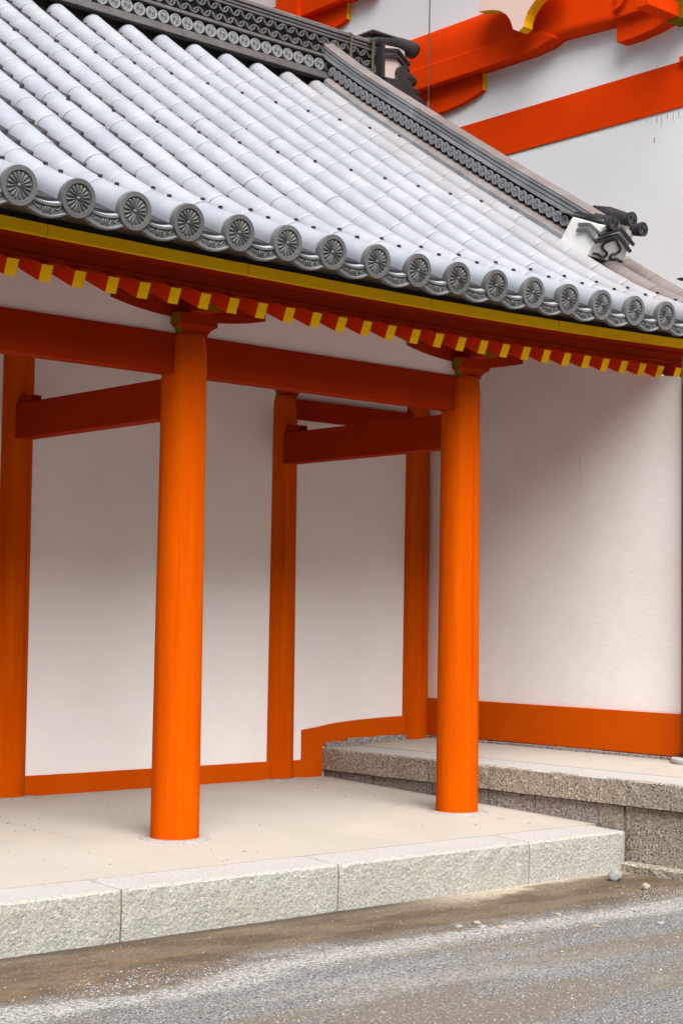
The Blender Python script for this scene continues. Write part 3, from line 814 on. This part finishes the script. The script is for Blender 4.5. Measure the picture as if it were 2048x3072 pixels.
m.tube([tuple(Vector(FP(a,b_))+nn*.006) for a,b_ in om],.0105,8); m.build('scroll_relief','tiledark',oni)
tm = disc_mesh('roll_end_disc', R=.056, n=28, depth=.03, m_='tiledark')
for path in ([(3.90,.30,4.415),(3.90,.11,4.352),(3.90,.0,4.314),(3.90,-.052,4.302)],
             [(4.04,.26,4.47),(4.04,.10,4.425),(4.04,-.06,4.352),(4.04,-.116,4.343)],
             [(4.20,.12,4.345),(4.20,.02,4.315),(4.20,-.05,4.300),(4.20,-.092,4.296)]):
    m = MB(); m.smooth = True
    m.tube(path,[.046,.050,.050,.055],18); m.build('roll_tile','tiledark',oni)
    e = path[-1]; link('roll_end_disc', tm, oni, (e[0],e[1]-.006,e[2])).rotation_euler = (rad(4),0,0)
m = MB(); m.prism([(.42,4.47),(.10,4.352),(.0,4.325),(.0,4.312),(.42,4.455)],'x',3.83,4.20); m.build('cover_tile','tileold',oni,.003)

# ------------------------------------------------------------------ tall hall
hall = thing('main_hall','tall white plastered hall with vermilion beams behind the tiled roof','building',(XU,0,GZ))
def hb(name, m_, x0,x1,y0,y1,z0,z1, bevel=0):
    o = box(name,m_,hall,x0,x1,y0,y1,z0,z1,bevel); return local(o, hall)
hb('hall_wall','plaster2',XU,XU+.3,-5,9,GZ-.05,10.2)
hb('wall_band','vermhall',XU-.012,XU+.01,-1.0,9,5.436,5.812,.003)
hb('post_peg','vermhall',XU-.05,XU+.01,.0,.064,5.79,5.835,.003)
# big rainbow beam, rounded face, with carved groove
m = MB(); m.smooth = True
def beam_profile(zb, zt, out):
    pts = []
    for i in range(13):
        t = i/12; z = zb+(zt-zb)*t
        b_ = out*(1-max(0,(t-.55)/.45)**2*.55)*(1-max(0,(.06-t)/.06)*.25); pts.append((XU-b_, z))
    return pts
ys_ = [9,5,4,3.1,2.6,2.2,1.9,1.6,1.4,1.3,1.2,1.0,.8,.62]
rings = []
for y in ys_:
    zb = 6.236 if y > 1.5 else 6.236+.062*math.exp(-((y-1.30)/.10)**2) if y > 1.30 else 6.285-.035*min(1,(1.30-y)/.6)
    if y <= 1.30: zb = 6.296-.036*min(1,(1.30-y)/.6)
    p = beam_profile(zb, 6.776, .13); rings.append([(a,y,z) for a,z in p]+[(XU+.02,y,6.776),(XU+.02,y,zb)])
m.rings(rings); o = m.build('rainbow_beam','vermhall',hall); local(o,hall)
# lower lip moulding under the groove
lip_t = [(9,6.432),(5,6.436),(3.1,6.436),(2.6,6.433),(2.2,6.430),(1.9,6.428),(1.7,6.424),(1.6,6.418),(1.5,6.400),(1.42,6.372),(1.34,6.330),(1.30,6.300)]
lip_b = [(9,6.232),(5,6.232),(3.1,6.232),(2.6,6.232),(2.2,6.232),(1.9,6.233),(1.7,6.236),(1.6,6.243),(1.5,6.258),(1.42,6.274),(1.34,6.288),(1.30,6.292)]
m = MB(); R_ = []
for (y,zt),(_,zb) in zip(lip_t,lip_b):
    R_.append([(XU-.10,y,zb),(XU-.149,y,zb+.002),(XU-.154,y,zt-.012),(XU-.146,y,zt-.002),(XU-.10,y,zt)])
m.rings(R_); o = m.build('beam_moulding','vermhall',hall); local(o,hall)
# bracket arms below the beam
def arm(pts, out, yend=None):
    m = MB(); m.prism(pts,'x',XU-out,XU+.01); o = m.build('bracket_arm',['vermhall','yellow'],hall,0)
    for p in o.data.polygons:
        if p.normal.y < -.95: p.material_index = 1
    return local(o,hall)
arm([(2.24,6.232),(2.24,6.079),(2.35,6.045),(2.50,6.015),(2.70,5.995),(2.95,5.985),(3.3,5.985),(3.3,6.232)],.05)
arm([(.64,6.262),(.64,6.085),(.60,6.078),(.45,6.078),(.25,6.100),(.10,6.130),(.10,6.262)],.13)
arm([(4.115,7.42),(4.115,7.235),(4.25,7.205),(4.45,7.17),(4.75,7.13),(4.75,7.42)],.05)
hb('hall_column','vermhall',XU-.18,XU+.01,4.72,5.1,4.5,9.5,.03)
hb('upper_beam','vermhall',XU-.14,XU+.01,3.62,9,7.402,7.62,.01)
hb('beam_end_block','vermhall',XU-.19,XU-.02,.10,.60,6.262,6.62,.006)
m = MB(); m.prism([(.615,6.30),(.56,6.36),(.50,6.46),(.46,6.58),(.44,6.76),(.30,6.76),(.34,6.60),(.42,6.44),(.52,6.33)],'x',XU-.235,XU-.02)
o = m.build('carved_end_scroll','vermhall',hall,.006); local(o,hall)
# yellow end of crossing arm at the right edge
hb('cross_arm','vermhall',4.35,XU-.12,-.02,.11,6.115,6.23,.003)
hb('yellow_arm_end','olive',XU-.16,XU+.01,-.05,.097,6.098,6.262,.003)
# dark eave beam crossing the top right corner
m = MB(); m.smooth=False
m.add([(4.60,.16,6.72),(4.60,-.9,6.10),(4.60,-.9,6.36),(4.60,.16,6.98),(4.74,.16,6.72),(4.74,-.9,6.10),(4.74,-.9,6.36),(4.74,.16,6.98)],[(0,3,2,1),(4,5,6,7),(0,1,5,4),(1,2,6,5),(2,3,7,6),(3,0,4,7)])
o = m.build('bargeboard','hallwood',hall,.006); local(o,hall)
# hanging gable pendant
pp = [(1.993,6.758),(1.997,6.711),(2.019,6.66),(1.937,6.648),(1.84,6.629),(1.754,6.596),(1.679,6.544),(1.637,6.489),(1.615,6.44),(1.596,6.389),(1.533,6.356),(1.474,6.382),(1.464,6.431),(1.439,6.487),(1.399,6.531),(1.348,6.573),
      (1.29,6.60),(1.20,6.63),(1.09,6.64),(1.11,6.70),(1.12,6.78),(1.10,6.90),(1.30,7.05),(1.55,7.12),(1.80,7.05),(2.0,6.90)]
# fillet the outline with one smoothing pass along arcs
m = MB(); m.prism(pp,'x',4.55,4.66)
o = m.build('gable_pendant',['pendant','yellow'],hall,0); local(o,hall)
for p in o.data.polygons:
    if abs(p.normal.x) < .9: p.material_index = 1
hb('pendant_backing','hallwood',4.66,XU-.13,1.50,1.60,6.85,7.2,.004)
# eave of the hall far above
m = MB(); m.add([(3.5,-5,10.2),(5.2,-5,10.2),(5.2,9,10.2),(3.5,9,10.2),(3.5,-5,10.4),(5.2,-5,10.4),(5.2,9,10.4),(3.5,9,10.4)],[(0,3,2,1),(4,5,6,7),(0,1,5,4),(1,2,6,5),(2,3,7,6),(3,0,4,7)])
o = m.build('hall_eave','hallwood',hall); local(o,hall)

M['grime'] = mat('grey_weather_stain', (.38,.38,.37), .9, .1)
for (y_,z0_,z1_,w_) in ((.32,5.42,5.36,.004),(.27,5.42,5.31,.003),(.215,5.42,5.37,.005),(.155,5.42,5.33,.003),(.10,5.42,5.35,.004),(.42,5.42,5.385,.003)):
    local(mark('rain_streak', XU-.0012, [(y_,z0_),(y_+.004,(z0_+z1_)/2),(y_,z1_)], w_, hall, 'grime'), hall)
local(mark('plaster_chip', XU-.0014, [(.345,5.25),(.352,5.22),(.346,5.20)], .006, hall, 'crack'), hall)
hall.scale = (1.047,)*3; hall.location = (5.3993,.3740,-.3700)
# ------------------------------------------------------------------ cables, conduit, rope
m = MB(); m.smooth = True; m.tube([(5.106,3.20,10.2),(5.106,3.20,8.3),(5.106,3.206,6.5),(5.106,3.21,5.9)],.006,8); 
m.tube([(5.106,3.208,6.25),(5.106,3.21,5.9)],.0115,8)
tag(m.build('lightning_cable','copper'), 'thin dark vertical cable hanging in front of the hall beam', 'cable')
def bpx(): pass
m = MB(); m.smooth = True
m.tube([(3.838,-.745,3.2),(3.838,-.745,.42)],.013,10); m.tube([(3.838,-.745,.60),(3.838,-.745,.575)],.016,10)
m.tube([(3.838,-.745,.43),(3.838,-.742,.395),(3.832,-.72,.362),(3.822,-.68,.352),(3.815,-.655,.345)],.008,8)
tag(m.build('cable_conduit','copper'), 'thin dark conduit with a cable tail at the right end of the low red band', 'conduit')
m = MB(); m.smooth = True
pth = [(4.60+.01*i, -.12-.085*i, 3.965-.012*i-.0016*i*i) for i in range(14)]
for ph in (0,PI):
    q = []
    for i in range(66):
        t = i/5; k = min(12,int(t)); u = t-k; a = Vector(pth[k]).lerp(Vector(pth[k+1]),u); q.append((a.x+.0, a.y+.007*math.cos(i*.95+ph), a.z+.007*math.sin(i*.95+ph)))
    m.tube(q,.0075,6)
tag(m.build('twisted_rope','rope'), 'dark twisted rope sagging beyond the right roof edge', 'rope')

# ------------------------------------------------------------------ stones
def rock(seed, sx, sy, sz):
    bm = bmesh.new(); bmesh.ops.create_icosphere(bm, subdivisions=3, radius=1)
    r = random.Random(seed); dirs = [Vector((r.uniform(-1,1),r.uniform(-1,1),r.uniform(-1,1))).normalized() for _ in range(11)]
    lim = [r.uniform(.62,.92) for _ in dirs]
    for v in bm.verts:
        for d,l in zip(dirs,lim):
            k = v.co.dot(d)
            if k > l: v.co -= d*(k-l)*.85
        v.co += v.co.normalized()*r.uniform(-.02,.02)
        v.co = Vector((v.co.x*sx, v.co.y*sy, v.co.z*sz))
    return bm
def place_rock(name, label, cat, seed, size, loc, m_, group=None):
    bm = rock(seed,*size); me = bpy.data.meshes.new(name); bm.to_mesh(me); bm.free(); me.materials.append(M[m_])
    for p in me.polygons: p.use_smooth = True
    o = link(name, me, None, loc); o.rotation_euler = (0,0,seed*.7); return tag(o,label,cat,group)
place_rock('loose_stone','fist sized grey stone lying by the curb corner','stone',1,(.062,.045,.038),(2.37,-1.34,GZ+.026),'rock')
place_rock('loose_stone','small round tan stone on pale earth right of the grey stone','stone',2,(.030,.026,.026),(2.235,-1.685,GZ+.018),'rocktan')
fl = [((.64,-1.83),(.034,.026,.012),'rocktan','flat tan stone, highest of the stones clustered at the damp earth edge'),
      ((.655,-2.00),(.040,.030,.013),'rocktan','widest flat pale stone, lowest of the cluster at the damp earth edge'),
      ((.58,-1.93),(.028,.022,.012),'rock','small bluish grey stone in the middle of the cluster at the damp earth edge'),
      ((.50,-1.84),(.026,.02,.011),'rock','leftmost grey stone of the cluster at the damp earth edge'),
      ((1.17,-1.93),(.020,.018,.012),'rocktan','lone tan pebble on the damp earth between the cluster and the right frame edge'),
      ((1.06,-2.28),(.030,.02,.012),'rocktan','flat tan stone on the bright gravel streak right of the cluster'),
      ((1.60,-2.12),(.020,.017,.014),'rocktan','round tan pebble at the far right of the bright gravel streak'),
      ((1.42,-2.42),(.036,.018,.010),'rock','flat grey stone near the right frame edge on the gravel')]
for i,((x,y),sz,m_,lb) in enumerate(fl):
    place_rock('loose_stone',lb,'stone',20+i,sz,(x,y,GZ+sz[2]*.25),m_,'small loose stones on the yard')

# gravel and grit
def gravel():
    r = random.Random(99); m = MB()
    oct_f = [(0,2,4),(2,1,4),(1,3,4),(3,0,4),(2,0,5),(1,2,5),(3,1,5),(0,3,5)]
    def wob(x): return .13*math.sin(x*1.9+.4)+.06*math.sin(x*5.1)
    n = 0
    while n < 46000:
        x = r.uniform(-2.7,2.7); y = r.uniform(-4.3,-1.2)
        t = y+wob(x)
        dens = .07 if t > -1.70 else .07+.55*min(1,(-1.70-t)/.28)
        if r.random() > dens: continue
        s = r.choice((.002,.0025,.003,.0035,.004,.005)) * (1.7 if r.random() < .03 else 1)
        a = r.uniform(0,PI); c, s_ = math.cos(a)*s, math.sin(a)*s; e = r.uniform(.6,1)
        z = GZ+s*.3
        q = r.random()
        m.cur = 0 if q < .10 else 1 if q < .45 else 2 if q < .52 else 3 if q < .53 else 4
        if t > -1.80: m.cur = 2 if q < .25 else 0 if q < .30 else 5
        elif -2.18 < t < -1.95: m.cur = 0 if q < .34 else 1 if q < .5 else 2 if q < .56 else 4
        m.add([(x+c,y+s_,z),(x-c,y-s_,z),(x-s_*e,y+c*e,z),(x+s_*e,y-c*e,z),(x,y,z+s*.75),(x,y,z-s*.6)], oct_f); n += 1
    o = m.build('loose_gravel',['st_w','st_g','st_t','st_o','st_m','st_b'],recalc=False)
    return tag(o,'loose grit and small gravel strewn over the yard','gravel',kind='stuff')
gravel()

# unseen wooded ring across the yard, added to block low sky light
m = MB(); R_ = []; rh = random.Random(31)
for i in range(61):
    a = PI*(.86+1.28*i/60); q = 1+.12*math.sin(i*.7)+rh.uniform(-.05,.05)
    c, s_ = math.cos(a), math.sin(a)
    R_.append([(d*c, d*s_, zz) for d,zz in ((38,GZ-.2),(40,12*q),(48,22*q),(62,32*q),(90,44*q),(90,GZ-.2))])
m.rings(R_, True); M['hill'] = mat('wooded_hill', (.035,.055,.025), .95, .1, vary=((.06,.085,.03),.8), vscale=.6, bump=[(.8,.8,.6)])
tag(m.build('hills','hill'), 'dark wooded hills across the yard', 'hills', kind='structure')

# ------------------------------------------------------------------ camera
cam = bpy.data.cameras.new('camera'); co = bpy.data.objects.new('camera', cam); COL.objects.link(co); S.camera = co
yaw, pitch, roll, F = 0.7204138568, 0.0638579642, 0.0143796581, 4952.6636
fw = Vector((math.sin(yaw)*math.cos(pitch), math.cos(yaw)*math.cos(pitch), math.sin(pitch)))
r0 = Vector((math.cos(yaw),-math.sin(yaw),0)); u0 = r0.cross(fw)
rr = math.cos(roll)*r0+math.sin(roll)*u0; uu = math.cos(roll)*u0-math.sin(roll)*r0
mw = Matrix(((rr.x,uu.x,-fw.x,0),(rr.y,uu.y,-fw.y,0),(rr.z,uu.z,-fw.z,0),(0,0,0,1)))
mw.translation = Vector((-5.7244,-7.9566,1.3)); co.matrix_world = mw
cam.sensor_fit = 'VERTICAL'; cam.sensor_height = 24; cam.sensor_width = 16; cam.lens = F/3072*24
cam.clip_start = .1; cam.clip_end = 2000

# ------------------------------------------------------------------ light
ELEV, AZ = 51, 203          # azimuth measured clockwise from +Y ; 180 = from -Y
w = bpy.data.worlds.new('World'); S.world = w; w.use_nodes = True
nt = w.node_tree; bg = nt.nodes['Background']
sky = nt.nodes.new('ShaderNodeTexSky'); sky.sky_type = 'NISHITA'; sky.sun_disc = False
sky.sun_elevation = rad(ELEV); sky.sun_rotation = rad(AZ); sky.air_density = 1.0; sky.dust_density = 5.0; sky.ozone_density = 1.0
hs = nt.nodes.new('ShaderNodeHueSaturation'); hs.inputs['Saturation'].default_value = .6
nt.links.new(sky.outputs[0], hs.inputs['Color']); nt.links.new(hs.outputs[0], bg.inputs['Color'])
bg.inputs['Strength'].default_value = .05
sd = bpy.data.lights.new('sun','SUN'); sd.energy = 1.5; sd.angle = rad(50); sd.color = (1,.993,.985)
so = bpy.data.objects.new('sun', sd); COL.objects.link(so)
dirv = Vector((math.sin(rad(AZ))*math.cos(rad(ELEV)), math.cos(rad(AZ))*math.cos(rad(ELEV)), math.sin(rad(ELEV))))
so.rotation_euler = dirv.to_track_quat('Z','Y').to_euler()
S.view_settings.view_transform = 'Standard'; S.view_settings.look = 'None'; S.view_settings.gamma = 1
S.view_settings.exposure = 1.9
S.render.engine = 'CYCLES'
S.cycles.max_bounces = 8; S.cycles.diffuse_bounces = 4; S.cycles.glossy_bounces = 3
